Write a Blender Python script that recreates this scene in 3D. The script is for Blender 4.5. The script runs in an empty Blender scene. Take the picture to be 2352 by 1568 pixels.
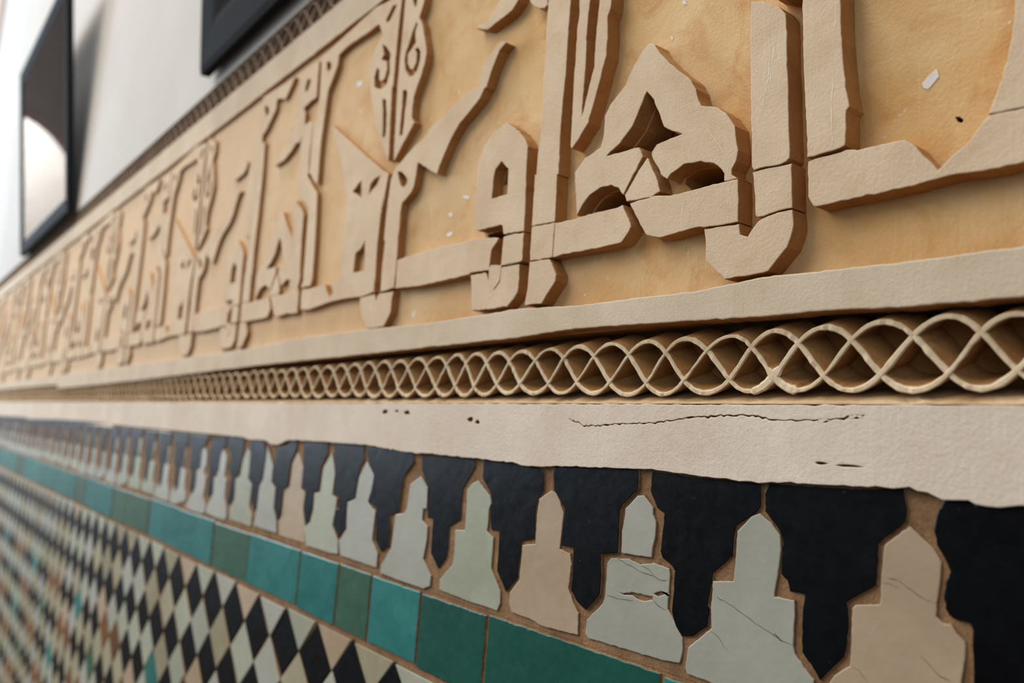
# Carved plaster frieze over a mosaic dado, seen at a steep angle along the wall.
# World: x runs along the wall to the right, y runs into the wall, z is up; metres.
import bpy, bmesh, math, random, zlib
from mathutils import Matrix, Vector

C = bpy.context.scene.collection
SC = bpy.context.scene
PI = math.pi

# measured outlines on the wall, millimetres (x along the wall, z up)
LETTERS = {
 'shaft_R1': ('A', [(-198.5,214.1),(-180.1,206),(-179.9,191),(-179.2,176),(-178.5,165.1),(-177.3,155.1),(-175.4,143.4),(-176.7,141.6),(-176.7,134.6),(-176.8,128.9),(-177.1,127.2),(-181.9,126.2),(-187.9,126.2),(-194,126.2),(-195.3,147),(-196.8,167.4),(-197.5,185.4),(-198,198.4)], []),
 'bar_R2': ('A', [(-194,124.9),(-187.9,125),(-181.9,124.9),(-176.7,125.5),(-171.7,124.2),(-162,124),(-152.3,123.6),(-151,122.8),(-145.6,115.7),(-140.2,108.8),(-135.1,112.7),(-128.5,117.3),(-124.3,123),(-122.4,124.6),(-111,123.8),(-80.3,123.1),(-80.7,104.7),(-111.2,104.8),(-121.9,104.8),(-136,105.6),(-149.3,104.5),(-164.6,104.4),(-178.5,104.3),(-190,104.2),(-191.3,104.8),(-193.8,109.2),(-193.7,118.8)], []),
 'leaf_R3': ('A', [(-112.6,174.1),(-113.4,163.2),(-113.8,158.8),(-114.9,150.2),(-117.9,136.9),(-121.3,128.9),(-122.3,124.9),(-111,124.4),(-80.2,123.8),(-79.4,159.1)], []),
 'top_stub': ('A', [(-216.6,225),(-213.1,206.2),(-207.4,202.8),(-199.5,201.4),(-199.4,217.3)], []),
 'shaft_S1': ('A', [(-224.9,208.4),(-220.1,206.7),(-213.7,202.9),(-209.6,199.5),(-206.1,195.5),(-205.3,181),(-204.8,170.7),(-204,160.4),(-203.3,140.4),(-202.4,131.4),(-202.5,128.2),(-204.2,126.8),(-207.7,126.2),(-214.3,126.8),(-221,126.9),(-221.9,128.6),(-223.8,166.6),(-224.7,187.9)], []),
 'shaft_S1b': ('A', [(-221.4,126.2),(-214.3,126),(-207.7,125.5),(-203.3,125.8),(-201.8,125.7),(-201.3,112.8),(-200.8,105.8),(-207.2,105.9),(-215.5,104.7),(-218.2,104.8),(-219.6,105.6),(-220.3,114.7)], []),
 'foot_S1c': ('A', [(-248,104.5),(-243.7,104.2),(-237.3,104),(-231.1,103.6),(-228.5,103.5),(-228.1,102.2),(-227.3,98.7),(-225.7,97.4),(-223.6,96.8),(-221.5,99.3),(-218.6,102.8),(-215.5,103.7),(-208,105.3),(-200.7,105),(-200.2,98.3),(-201.5,92.8),(-203.3,89.1),(-207.7,84.2),(-212.4,79.5),(-218.4,79.1),(-227.2,79),(-235.4,78.9),(-241.6,84.5),(-246.6,88.7),(-247.3,98.5)], []),
 'letter_M1': ('A', [(-288.5,211.1),(-284.5,208.9),(-280.4,202.6),(-273.2,194.8),(-265.6,187.5),(-259,181.3),(-256,175.8),(-254,169.6),(-252,166.2),(-246,164),(-242,162.1),(-235.4,155.9),(-232.1,150.6),(-230.9,143.9),(-229.8,138.4),(-230.8,133.3),(-232.9,129.9),(-232.8,127.3),(-229.7,124.9),(-237.1,125.1),(-237.1,127.4),(-237.3,128.7),(-239,131.5),(-243.6,135.3),(-251.6,138.3),(-261.9,139),(-266.8,137),(-270,135.9),(-272.4,134),(-275,135.7),(-276.2,137.3),(-280.2,143.3),(-283.6,148.8),(-283.3,150.5),(-280.1,153.8),(-273.4,154.5),(-263.4,155),(-268.9,157.8),(-276,162.1),(-280.1,171.5),(-283.6,178.5),(-288.8,184.7),(-293.6,176),(-298,168.7),(-304.9,162.6),(-316.3,156.7),(-304.5,156.2),(-292.8,155.7),(-289.2,150),(-295.6,141.6),(-299.3,136.4),(-302.6,132.2),(-303.9,133.2),(-306.6,136.8),(-311.8,139.3),(-320.3,139.6),(-328.9,137),(-334,133),(-338.2,127.2),(-340,138.6),(-341.4,148),(-342,153.2),(-334.2,159.4),(-321.9,162.5),(-319.8,167.7),(-319.6,173.3),(-319.6,180.3),(-315.7,185.5),(-310,189.5),(-304.4,193.4),(-299.9,200.7),(-294.6,207)], []),
 'letter_M2': ('A', [(-287.1,148.7),(-294.3,141.1),(-298.1,136),(-301.9,132),(-300.2,127.8),(-290.8,127.4),(-282.5,126.9),(-280,127.8),(-277.1,128.8),(-279,134.4),(-281.3,138.4),(-286,148.2)], []),
 'letter_M3': ('A', [(-297.5,126.2),(-290.4,126.9),(-283.1,126.4),(-280.1,126.8),(-272,125.5),(-264.8,124.6),(-256.5,124.8),(-248.4,125),(-238.1,125.1),(-229.4,124.4),(-229,116.3),(-228.6,104.3),(-232.3,104.4),(-237.3,104.5),(-247.6,105.2),(-250.9,106),(-258.3,105.7),(-268.1,105.1),(-275.8,104.4),(-280.5,106),(-284.9,107.5),(-289.3,113.8),(-294.4,121.7)], []),
 'letter_N1': ('A', [(-357.1,126.2),(-348.4,126),(-339,125.8),(-319.4,126.2),(-305.9,125.9),(-302.7,126.6),(-299.5,120.9),(-296.6,115.6),(-296.1,113.8),(-297.7,111.1),(-301.5,107),(-303,106.3),(-314.6,106),(-332,106.1),(-348.7,106.6),(-357.2,106.1),(-357.2,115.7)], []),
 'letter_SH': ('A', [(-379.2,308.7),(-357.1,298.5),(-354.3,261.8),(-354.9,244.6),(-355,220.4),(-356.3,200.3),(-357.1,180.1),(-356.7,163.2),(-356.8,155.3),(-358,155.6),(-357.6,142.2),(-357.4,127.2),(-368.2,127.7),(-378.8,128.3),(-378.9,143),(-378.9,160.2),(-377.3,159.9),(-377.2,171.5),(-375.3,184.9),(-375.7,213.1),(-375.4,234.4),(-376,259.7),(-375.6,270.4)], []),
 'letter_SH2': ('A', [(-378.9,127.9),(-368.2,127.3),(-357.5,126.8),(-357.6,122.3),(-358,115.8),(-358.2,106.4),(-366.3,106.4),(-378.5,106.8),(-379,112.3)], []),
 'letter_SH3': ('A', [(-378.6,106),(-369.3,105.9),(-360.3,105.4),(-357.9,102.7),(-353.6,95.7),(-353.8,91.8),(-359.6,86),(-365.2,80),(-373.2,80.2),(-381,80.1),(-378.9,92.1)], []),
 'letter_T': ('A', [(-348.9,287.6),(-339,283.1),(-337,254.8),(-337.9,241.6),(-338.3,235),(-337.8,221.3),(-338.2,208.1),(-338.4,198.2),(-338.9,185.8),(-337.7,188.1),(-334.4,200.3),(-330.7,212.3),(-330.3,232),(-328.9,251.5),(-329.9,279),(-320.6,274.8),(-318.8,247.4),(-319.4,242.4),(-321.6,238.6),(-320.7,228.4),(-321.1,215.5),(-324.7,203.8),(-327.7,194.9),(-333,180.2),(-340.7,172.5),(-346,168.2),(-347.3,170.2),(-347.2,184.2),(-347.3,197.6),(-347.4,211.1),(-347,224.5),(-346.9,241.6),(-345.6,250)], []),
 'letter_B1': ('A', [(-410.6,201.6),(-403.3,197),(-396.6,191.8),(-390.4,185.6),(-386.9,180),(-386.9,162),(-385.7,139.9),(-385.7,126.4),(-395.6,127.2),(-406.2,127.6),(-407.7,133.1),(-410.1,134.4),(-435.1,134.6),(-438.2,135.7),(-439.7,153),(-440.2,180),(-433.7,191.8),(-423.3,198.6)], [[(-419.2,173),(-413.5,176.6),(-405.6,169.9),(-405.2,153.2),(-413,153.6),(-421.4,153.8),(-420.9,166.7)]]),
 'letter_B1low': ('A', [(-385.6,125.3),(-395.5,126.1),(-406.1,126.1),(-406.5,121.5),(-406.9,107.7),(-408.1,98.2),(-413.2,94),(-418.6,98),(-418.9,109.3),(-418.1,119),(-410.6,126),(-432.6,129.5),(-452.6,129.8),(-496.5,130.6),(-529.8,129.8),(-538,129),(-537.7,115),(-537.9,107.7),(-504.8,105.7),(-460.1,106),(-441.2,106.4),(-439.9,107.4),(-420.5,106.6),(-417,109),(-406.9,107.7),(-395.8,107.3),(-389.4,107.5),(-385.6,108.1)], []),
 'letter_B1c': ('A', [(-439.7,105.6),(-422.7,105.5),(-417.6,97.3),(-412.6,93.4),(-407.2,97.8),(-406.8,106.6),(-395.7,106.5),(-388.4,106.3),(-387.9,97.2),(-388.4,88.9),(-392.3,85.1),(-398.4,81.3),(-417.8,81.2),(-435.4,81.9),(-437,91.5)], []),
 'letter_V1': ('A', [(-419.5,259.6),(-416.9,257.9),(-423.8,255),(-431.3,244),(-436.4,233.3),(-438.4,233.6),(-442.9,227.5),(-455.2,221.3),(-467.3,215.5),(-477.3,206),(-483.4,197.8),(-488.9,190.7),(-490.8,185.4),(-500.7,190.4),(-510.7,196.3),(-519.1,200.6),(-520.1,191.5),(-522.1,183.4),(-526.2,178.7),(-538.4,173),(-539.3,165.4),(-539.4,152.5),(-540.8,145.5),(-539.4,157.1),(-539.4,129.5),(-539.5,118.6),(-540.6,108.4),(-551.9,107.7),(-565,107.6),(-561,108.2),(-561.6,130.1),(-560,147.4),(-561.9,148.8),(-561.9,165.1),(-560.3,182.6),(-558.9,195.7),(-554.7,202.1),(-551.2,204.5),(-535.9,211.4),(-525.1,215.3),(-512.2,218.4),(-501.6,224.9),(-487.2,227.6),(-473.6,232.7),(-460.4,236.8),(-446.3,236.4),(-442.7,249.8),(-435.6,255.2),(-424.4,260.6)], [[(-548.8,200.4),(-542.3,198.6),(-534.8,193),(-532.2,189.4),(-535.4,186.2),(-538.6,185.6),(-542.4,188.1),(-545.8,194.2)]]),
 'foot_FV': ('A', [(-593.5,106.3),(-581.9,106.3),(-571,106.7),(-566.2,100.4),(-563.8,105.9),(-551.6,105.8),(-542.2,105.9),(-540.6,106.2),(-542,100.3),(-542.4,90.2),(-551,80.3),(-568.3,79.8),(-577.4,80.4),(-588.4,90.2),(-593.4,100.1)], []),
 'curl_K1': ('A', [(-427,297.6),(-427.6,291.6),(-434.4,285.2),(-443,281.7),(-448.2,282.1),(-454.1,281.5),(-440.4,275.5),(-427.4,276.9),(-413.1,278.7),(-407,283.2),(-404.6,288.3)], []),
 'curl_K3': ('A', [(-395.8,284.6),(-393.9,277.1),(-390.2,272.6),(-383.8,268.2),(-378.8,266.7),(-375.9,267.2),(-376.2,276.5)], []),
 'leaf_LR': ('A', [(-558.7,357),(-528.8,344.4),(-527.9,332.2),(-530.4,326.4),(-533.7,320.9),(-528.6,313.5),(-524.8,304),(-519.9,291.1),(-518.8,286.3),(-519.9,280),(-524.2,270.4),(-529.4,262.5),(-533.2,254.8),(-533.6,246),(-533.1,239.7),(-529,234.2),(-536.7,227.9),(-544.8,220.7),(-554.5,212),(-556.9,210.7),(-557.6,221.3),(-558.6,244.2),(-560.3,272.1),(-559.7,302.9),(-559,321.3)], [[(-546.9,343.6),(-539.8,340.7),(-539.2,336.8),(-540.3,332.6),(-542.9,333.2),(-546.3,339.7)], [(-537.8,317.9),(-542.4,312.3),(-547,303.9),(-551.2,297.6),(-551.9,290.9),(-549,282.6),(-542.9,275.6),(-536.8,274.1),(-531.4,276.4),(-527.6,283.5),(-528.2,290.9),(-531.6,294.8),(-536.6,295.7),(-533.6,291.4),(-533.6,283.4),(-537.6,279.3),(-542,281.2),(-546.8,287.8),(-547.4,294.9),(-542.8,297.8),(-536.2,301.4),(-537.9,307),(-538.4,310.8),(-535.8,315.8)], [(-550.8,266.4),(-545.5,265.3),(-543.4,261.9),(-544.1,255.8),(-545,244.8),(-544.9,238.6),(-546,229),(-550.4,229.7),(-550.5,241.9),(-550,255.3)]]),
 'leaf_LL': ('B', [(-713.4,349.6),(-685.6,352.4),(-609.2,358.7),(-587.7,355.5),(-576.6,354.9),(-564.2,349.8),(-563.7,346.8),(-565.5,323.8),(-566.2,305.2),(-566.8,274.2),(-568.6,274.8),(-566.8,246.5),(-564.3,216.1),(-565,212.7),(-578.6,229.7),(-590.9,248.4),(-601.2,270.5),(-606.8,286.7),(-611.3,301.3),(-609.3,313),(-601.2,322.4),(-592.7,328.1),(-600.3,340.3),(-612,340.2),(-623.9,340.2),(-651.3,341.2),(-664.2,340.6),(-675,339.1),(-676.5,328.9),(-684.7,318.3),(-692.3,310),(-693.1,302.2),(-694.7,286.6),(-696.6,272.8),(-697.5,265.4),(-697.8,249.6),(-696.8,233.5),(-696.9,222.5),(-703.5,225.5),(-712.4,233.3),(-719.8,238.7),(-718.4,243.8),(-719.3,265.7),(-719,287.4),(-712.6,286.2),(-711.5,304.4),(-710.2,310.1),(-711.8,329.8)], [[(-700.9,340.9),(-693.3,338.4),(-689.8,332.3),(-693.8,329.3),(-699.2,332.8)], [(-578.2,347.8),(-571.6,346.1),(-574.7,342.5),(-581.9,336.2),(-587.5,336.9),(-587.9,339.5)], [(-591.2,318.8),(-583.8,313.8),(-575.1,304.5),(-576.2,300.2),(-574.5,289.2),(-577.7,280.8),(-581.9,278.9),(-591.4,280),(-598.7,284.2),(-601.2,293.1),(-597.6,300.7),(-593.3,297.3),(-591.8,288.2),(-587.6,285.4),(-582.3,287),(-579.6,293.3),(-580.8,300.8),(-590.9,305.9),(-586.7,308.6)], [(-583.1,268.9),(-577.3,267.1),(-574.2,253.2),(-572.8,238.9),(-573.9,234.5),(-577.7,235.5),(-579.9,254.8)]]),
 'slab_Q': ('B', [(-678.3,274),(-666.8,266.7),(-636.2,247),(-602.4,225.4),(-571.2,206),(-562.6,201.8),(-565.7,188.1),(-568.8,174.4),(-569.2,182.4),(-572.1,145.2),(-570.7,115.4),(-572.2,124.1),(-572.3,108.7),(-582.1,107.5),(-592.2,106.9),(-610.8,107.9),(-631,108.3),(-652.1,108),(-674,106.6),(-689.9,105.2),(-709.6,106.9),(-711.2,120.8),(-709.9,125.3),(-695.3,124.8),(-677.8,124.6),(-666.5,124.6),(-661,124.9),(-656.1,117.1),(-650.2,112.1),(-644,115.8),(-647.6,123.4),(-652.2,124.6),(-634.2,125.2),(-633.2,130.6),(-633.7,149.8),(-634,178.7),(-635.4,197.6),(-643.1,216.4),(-659.4,245.3)], [[(-623.6,200),(-609.7,206.2),(-606.1,191.2)], [(-593.7,191.6),(-592.2,199.6),(-585.3,202.8),(-576.2,203.5),(-580.7,197.2)], [(-593.7,153.1),(-590.3,128),(-609.6,128.6),(-608.6,144.7),(-598.5,147.8)]]),
 'shaft_C': ('B', [(-742.4,290.5),(-727.1,290.8),(-720.3,287.8),(-722.1,255.5),(-721.1,239),(-721.4,234.8),(-707.8,222.7),(-696.2,213.5),(-695.6,210.6),(-692.5,184),(-690.6,158.1),(-689.9,132.6),(-692.3,127.2),(-709.2,127.3),(-714.1,127.3),(-710.5,133.7),(-710,131.4),(-710.6,150.6),(-711.5,171.6),(-712.6,196.5),(-714.6,203.2),(-728.2,213.9),(-743.1,223.4),(-744.1,227.6),(-739.8,237.7),(-743.7,255.2),(-746.2,272.5)], []),
 'shaft_B': ('B', [(-744,216),(-727.1,203.5),(-722.2,198.3),(-721.7,173.2),(-719.5,151.8),(-718.9,132.4),(-722.1,129.8),(-722.5,109.2),(-738,109.8),(-752.5,110),(-772,111.2),(-774,125.1),(-748.3,125.7),(-739.1,125.8),(-741.2,135),(-743.1,165.7),(-745.5,187.8),(-745.9,212.5)], []),
 'hook_H1': ('B', [(-763.4,350),(-742,348.7),(-719.2,347.7),(-719,332.1),(-717.9,311.9),(-732.8,311.4),(-746.5,309.2),(-741.1,302.6),(-739.8,284.4),(-743.3,283),(-748.2,275.3),(-757.7,276.6),(-767.2,271),(-785.4,265.7),(-806.7,264.8),(-797.2,273.8),(-782.1,281.6),(-770.2,295.8),(-769.4,292.4),(-765.8,312.5),(-762.7,334.7)], [[(-743.6,337.8),(-735.3,335.1),(-736.8,330),(-740.8,325),(-747.6,326.6),(-746.4,333)]]),
 'strip_G': ('B', [(-863.4,356),(-820.8,353.5),(-777.1,350.3),(-783.9,343.7),(-797.1,333.5),(-813,339.2),(-820.6,340),(-821.1,329.8),(-844.3,312.5),(-853.1,309.6),(-853.6,302.5),(-853.5,277.8),(-856.9,253.9),(-857.4,219.2),(-860.9,214.2),(-863.4,199.4),(-877.2,201.6),(-884.5,233.9),(-885,278.8),(-877.9,289.8),(-871.8,304),(-869.2,312.8),(-863.9,317.7)], [[(-855.2,342.8),(-845,339.8),(-840.1,332.8),(-843.8,328.9),(-851.1,332.8)]]),
}
BLACK_TILES = [
 [(-138.3,-10.9),(-130.2,-10.5),(-128.4,-12.2),(-113.2,-10.9),(-92.8,-11.3),(-92,-30.7),(-98.1,-49.9),(-108.1,-82.3),(-120.8,-94.2),(-129.1,-70.5),(-129.3,-53.8),(-130,-51.4),(-133.3,-51.7),(-136.9,-50.2),(-138,-48.2),(-138.8,-44.6),(-138,-38.8),(-136.5,-35.2),(-138.4,-31.4),(-141,-27.2),(-142,-22.3),(-141.4,-18.4),(-140.2,-14.4),(-139.7,-14.1)],
 [(-210.5,-11),(-197.3,-10.9),(-171.9,-10.2),(-153,-8.6),(-152.1,-12.9),(-151.7,-15.6),(-152.1,-20),(-154.1,-22.6),(-159.9,-26.9),(-162.2,-29.6),(-162.4,-36.9),(-163,-44.6),(-168.3,-48.3),(-174.5,-52.7),(-174,-55.1),(-173.7,-61.1),(-174.5,-69.4),(-175.4,-73.2),(-185.6,-84.3),(-187,-81.8),(-193.4,-75.4),(-193.8,-67.4),(-193.5,-58.8),(-192.7,-53.1),(-199.4,-53),(-200.6,-49.2),(-203.7,-47.1),(-203.6,-40.9),(-203.3,-32.4),(-204.7,-29.9),(-211.8,-22.6),(-212.3,-15.3)],
 [(-275.9,-10.3),(-246.5,-11.3),(-214,-11.3),(-213.7,-15.9),(-213.7,-21.4),(-216.9,-24.5),(-225.8,-30.1),(-227.1,-35),(-227.1,-43),(-237.4,-52.1),(-238.4,-57.9),(-239.9,-65.8),(-238.6,-67.4),(-239.8,-75.2),(-247.9,-81.2),(-253.6,-82.4),(-257.7,-78.9),(-260.6,-73.1),(-259.8,-61.6),(-259.5,-54.6),(-261.6,-52.4),(-267.2,-49.7),(-268.7,-46.9),(-267.8,-37.5),(-267.2,-29.3),(-271.8,-27.2),(-276.5,-19.3),(-276.1,-14)],
 [(-346.4,-11.9),(-311.5,-11.2),(-284.3,-10),(-283.7,-14.5),(-283.8,-19.9),(-293.8,-27.8),(-295.2,-30),(-295.4,-38.2),(-295.4,-51.6),(-307.4,-53.9),(-306.3,-64.1),(-306.8,-73.5),(-316.3,-83.1),(-323.2,-80.3),(-328.7,-75.1),(-327.8,-64.8),(-328.2,-53.4),(-338.4,-53.6),(-337.7,-46),(-336.7,-35.9),(-336.8,-34.2),(-340.3,-30.5),(-346.2,-25.1),(-347.4,-16.2)],
 [(-413.4,-12.6),(-386.2,-13),(-375.5,-13.9),(-359.5,-13.9),(-355.9,-16.7),(-355.6,-25.9),(-359.9,-31.1),(-360.9,-36.6),(-361.4,-36.7),(-360.9,-53),(-371.5,-55.6),(-372.2,-56.3),(-373.5,-68.8),(-373.8,-76.2),(-384.2,-86),(-393.8,-75.7),(-393.8,-65.5),(-394,-52.8),(-401.7,-53.1),(-403.4,-47.4),(-404.1,-40.9),(-402.9,-36.4),(-405.1,-31.3),(-413.9,-24),(-413.9,-13.9)],
 [(-486.2,-13.2),(-423.4,-12.8),(-422.8,-17.8),(-434.6,-31.7),(-434.9,-44),(-434.7,-50.9),(-446.6,-56.4),(-446.2,-69.5),(-447.9,-76.6),(-455.9,-84.4),(-466.4,-75.8),(-467,-61.6),(-466.7,-54),(-473.6,-53.7),(-474.3,-48),(-473.8,-46.6),(-474.6,-35.8),(-484.8,-23.2)],
 [(-566.3,-11),(-496.6,-11.8),(-494.9,-18.6),(-506.1,-28.4),(-508.6,-42.4),(-509.5,-51.5),(-510,-53.1),(-521.8,-57.4),(-519.4,-68),(-520.2,-78),(-530.4,-84.1),(-539.8,-76.7),(-541.7,-54.8),(-549,-51.6),(-556,-50.7),(-552.3,-42.2),(-549.8,-31.5),(-560.3,-20.6)],
 [(-618.5,-10.1),(-569,-10.9),(-566.4,-21),(-573.4,-27.2),(-577.2,-51.8),(-587.9,-53.7),(-589.6,-59.6),(-588,-73.7),(-598.6,-83),(-609,-74.5),(-608.6,-61.5),(-603.7,-61),(-605.6,-51),(-613.6,-50.8),(-613.8,-34.2),(-620.1,-12.4)],
 [(-677.4,-11.9),(-631.7,-10.6),(-629.8,-20),(-639.4,-29.6),(-640.6,-49.6),(-650.8,-52.2),(-650.2,-65.7),(-650.2,-65.7),(-656.3,-78.1),(-660.2,-80.4),(-668.6,-67.5),(-666.6,-66.6),(-667.5,-51.8),(-675.8,-50.6),(-676.1,-33.7),(-679,-14.8)],
 [(-734.7,-18.2),(-712.1,-17.2),(-709.7,-11.2),(-693.8,-11.6),(-692.4,-18.3),(-702.8,-30.5),(-704,-51.9),(-713,-55.6),(-714.1,-72.1),(-715.2,-78),(-720.4,-82.5),(-730.3,-73.7),(-729.2,-72.8),(-728.4,-54.9),(-739.9,-50.8),(-739.2,-37.6),(-738.9,-22.4)],
 [(-803.8,-14.4),(-767.8,-13.6),(-762.7,-25.2),(-764,-49.7),(-771.1,-56.3),(-771.8,-74.6),(-778.2,-80.2),(-787.2,-72),(-790.2,-56.6),(-801.2,-50.3),(-801.6,-35.6)],
 [(-872.3,-12.4),(-821.8,-13),(-821.3,-26.3),(-827.5,-48.6),(-835.6,-53.6),(-838.4,-77.1),(-846.9,-81.2),(-854.3,-78.6),(-848.6,-53.4),(-860.9,-45.2),(-854.4,-33.5),(-868.2,-22.7)],
 [(-915.3,-16.2),(-875.4,-12.3),(-872.6,-21.7),(-885.1,-32.8),(-886.8,-50.3),(-899.6,-54.7),(-897,-74.4),(-905.8,-81),(-916.2,-77.2),(-917.8,-54.8),(-919.7,-48.9),(-921.7,-31)]]
PALE_TILES = [
 ('pink', [(-150.9,-21.4),(-146.5,-25.2),(-142.6,-28.2),(-139.5,-33),(-140.3,-41.1),(-141,-46.9),(-141.4,-51.5),(-139.2,-53.2),(-136.2,-53),(-134.7,-55.6),(-131.8,-57.6),(-131.5,-61.5),(-132.6,-67.1),(-133,-71.5),(-132.2,-92.4),(-158.3,-94),(-187.2,-95.7),(-184.9,-88.7),(-179.6,-80.7),(-173.3,-75.5),(-173,-67),(-172.7,-54.8),(-171.4,-53),(-161.9,-51.2),(-161.5,-43.9),(-161.1,-36.7),(-160.3,-29.8)]),
 ('grey', [(-214.2,-23.7),(-208.6,-27.2),(-204.3,-31.6),(-203.6,-37.4),(-204.9,-47.8),(-206.3,-54.6),(-206.1,-56.4),(-196.8,-56.2),(-196.7,-63.7),(-197.2,-73.7),(-196.4,-76.9),(-187.9,-84.5),(-188.3,-90.8),(-225.2,-98.4),(-236.8,-98.2),(-250.3,-98),(-251.4,-95.9),(-250.2,-86.5),(-237.7,-75.3),(-238.3,-67.4),(-237.6,-55.4),(-226.7,-53.6),(-225.9,-44.2),(-225.4,-32.4),(-218.6,-25.6)]),
 ('grey', [(-292.2,-29.7),(-284.3,-22.6),(-280,-22),(-273.9,-27.4),(-273.8,-30.5),(-271.8,-33.4),(-271.8,-40.6),(-273.3,-46),(-273.7,-50.7),(-285.6,-51.3),(-293.8,-51.4),(-293.8,-40.7),(-292.3,-33)]),
 ('grey', [(-303.5,-57.7),(-300.6,-54.6),(-288.4,-53.3),(-281,-54.8),(-272.6,-52.8),(-262.9,-54.1),(-262.1,-57),(-262.7,-64.6),(-263,-72.1),(-256.3,-79.6),(-253.6,-83.4),(-253.3,-89.6),(-254.7,-94.3),(-264.2,-95.6),(-283,-96),(-305.6,-96.4),(-314.5,-96.7),(-317.1,-95.1),(-316.4,-87.8),(-305.4,-77.5),(-304,-73.5),(-303.9,-63.7)]),
 ('pink', [(-348.5,-25.3),(-343.3,-27.2),(-338,-36.6),(-338.6,-46.1),(-339.6,-55.6),(-331,-56.7),(-329.6,-62.2),(-330.9,-74.9),(-326.5,-81.5),(-322.4,-85.7),(-322,-96.7),(-350.2,-98.1),(-361.8,-96.4),(-367.7,-96.4),(-378,-96),(-380.5,-91.5),(-380.1,-85.3),(-372.7,-77.3),(-371.8,-65.5),(-371.5,-58.1),(-371.3,-57.8),(-360.2,-55.7),(-360.2,-39.6),(-359,-31)]),
 ('green', [(-418.5,-25),(-404.9,-33.3),(-403.3,-37.7),(-405.2,-41),(-405.2,-50.9),(-406,-54.2),(-399,-57.3),(-399.1,-66.3),(-399.3,-75.3),(-389.4,-86.3),(-388.7,-93.1),(-391.4,-97.9),(-421.9,-97.9),(-453,-96.8),(-453.2,-90.6),(-440,-78.9),(-439,-71.9),(-439.5,-57.6),(-429.2,-56.4),(-428.9,-43.4),(-429.6,-32),(-424.1,-27.5)]),
 ('grey', [(-484.3,-26.9),(-474.8,-34.3),(-474.3,-48),(-478.5,-48.4),(-478.8,-55.8),(-471.4,-59.3),(-471.4,-69.3),(-474,-80.5),(-463.2,-89.5),(-463.6,-96.5),(-471.4,-99.3),(-501.5,-99.3),(-529.6,-98.6),(-528.9,-93.1),(-516.8,-79.1),(-515.6,-67.5),(-514.2,-55.8),(-502.4,-53.8),(-499.8,-50.6),(-499.8,-50.6),(-497.8,-33.9)]),
 ('grey', [(-561.9,-21.6),(-549,-31.4),(-550.6,-42.1),(-555,-51.4),(-548.5,-54.8),(-543.1,-56.5),(-544.7,-77.4),(-535,-85.5),(-535,-95.6),(-541.6,-95.8),(-593.3,-95.4),(-597.2,-85),(-586,-74.3),(-587.8,-59.4),(-587.8,-54.5),(-575.5,-50.8),(-572.2,-33.9)]),
 ('green', [(-622,-17.8),(-613.8,-34.2),(-615.6,-51),(-607.1,-53.7),(-607.6,-61.4),(-610.9,-74.7),(-599.1,-85.2),(-597.2,-95.1),(-610.7,-96.2),(-656.8,-96.4),(-662,-82.4),(-652.2,-76.8),(-648,-65.4),(-648.5,-53),(-638.2,-51.2),(-635.9,-31.2)]),
 ('pink', [(-689.6,-20.1),(-676.1,-33.7),(-676.7,-51.6),(-668.2,-53.7),(-669.8,-67.6),(-662,-82.4),(-660.4,-95),(-716,-95.6),(-720,-84.4),(-712.8,-77.8),(-713,-55.6),(-701.6,-51.7),(-699.2,-30.3)]),
 ('grey', [(-758.8,-18.1),(-741,-35.7),(-741.2,-50.9),(-731,-55.1),(-730.5,-72.9),(-721.5,-83.6),(-718.9,-94),(-755.8,-94.5),(-774.7,-93.2),(-770.8,-78.6),(-769,-56.1),(-761.9,-49.5),(-759.6,-29.1)])]
TILE_CHIPS = [[(-293,-70.9),(-285.7,-68.9),(-272.4,-68.6),(-272.5,-69.9),(-277.2,-71.2),(-281.5,-71.3),(-285.2,-70.1)], [(-271.5,-66.9),(-267.8,-65.2),(-264.3,-65.6),(-269,-67.6)]]
PLASTER_EDGE = [(-3185.2,-17.9),(-2738.1,-17.4),(-2253.6,-13.9),(-2217.1,-17.4),(-1855.4,-12.3),(-1660.6,-11.3),(-1564.2,-16.2),(-1391.1,-10.4),(-1368.1,-16.6),(-1268.1,-15.9),(-1197.4,-15.9),(-1094.1,-14.1),(-1056,-15.7),(-1003.6,-15.7),(-940,-15.6),(-910.5,-16),(-856.8,-13.3),(-819.4,-12.5),(-801,-14.4),(-761.9,-13.4),(-745.2,-16.4),(-729.7,-16.6),(-709.2,-11.1),(-673.8,-10.5),(-615.2,-9.8),(-560.2,-9.6),(-523.9,-11.2),(-493.8,-12.2),(-471.5,-11.7),(-421.3,-11.9),(-412.1,-12.2),(-381.9,-12.5),(-373.6,-13.6),(-354.3,-13.1),(-336.3,-11.5),(-303.2,-10.6),(-279.4,-9.5),(-273.8,-9.4),(-247.4,-10.4),(-223.6,-11.2),(-210.5,-10.7),(-192.2,-9.7),(-171.7,-9.1),(-156.4,-8.5),(-150,-7.7),(-146.8,-9),(-143.7,-9.6),(-138.4,-10.8),(-129.7,-10.5),(-127.4,-11.7),(-123.5,-12.2),(-112.6,-10.8),(-97,-13)]
CRACK = [(-334.7,13.3),(-327.7,12),(-324.2,10.2),(-314.2,10.2),(-298.5,11.7),(-275,12.4),(-264.1,13.9),(-256.2,15),(-243.5,16.2),(-229.2,17),(-214.5,16.6),(-209.1,15.4),(-202.8,15.2),(-186.8,15.8),(-177.4,16.2),(-173.8,17.2),(-167.1,17.7)]
BAND_BOTTOM = [(-1804.7,49.4),(-1300,53.1),(-791.5,59),(-535,60.1),(-380.8,61.2),(-341.5,62.9),(-298.6,62.2),(-258.3,61.1),(-214.2,59.8),(-189.6,60),(-167.2,59),(-148.6,58.3),(-128.7,58.1),(-111.8,58.1)]
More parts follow.
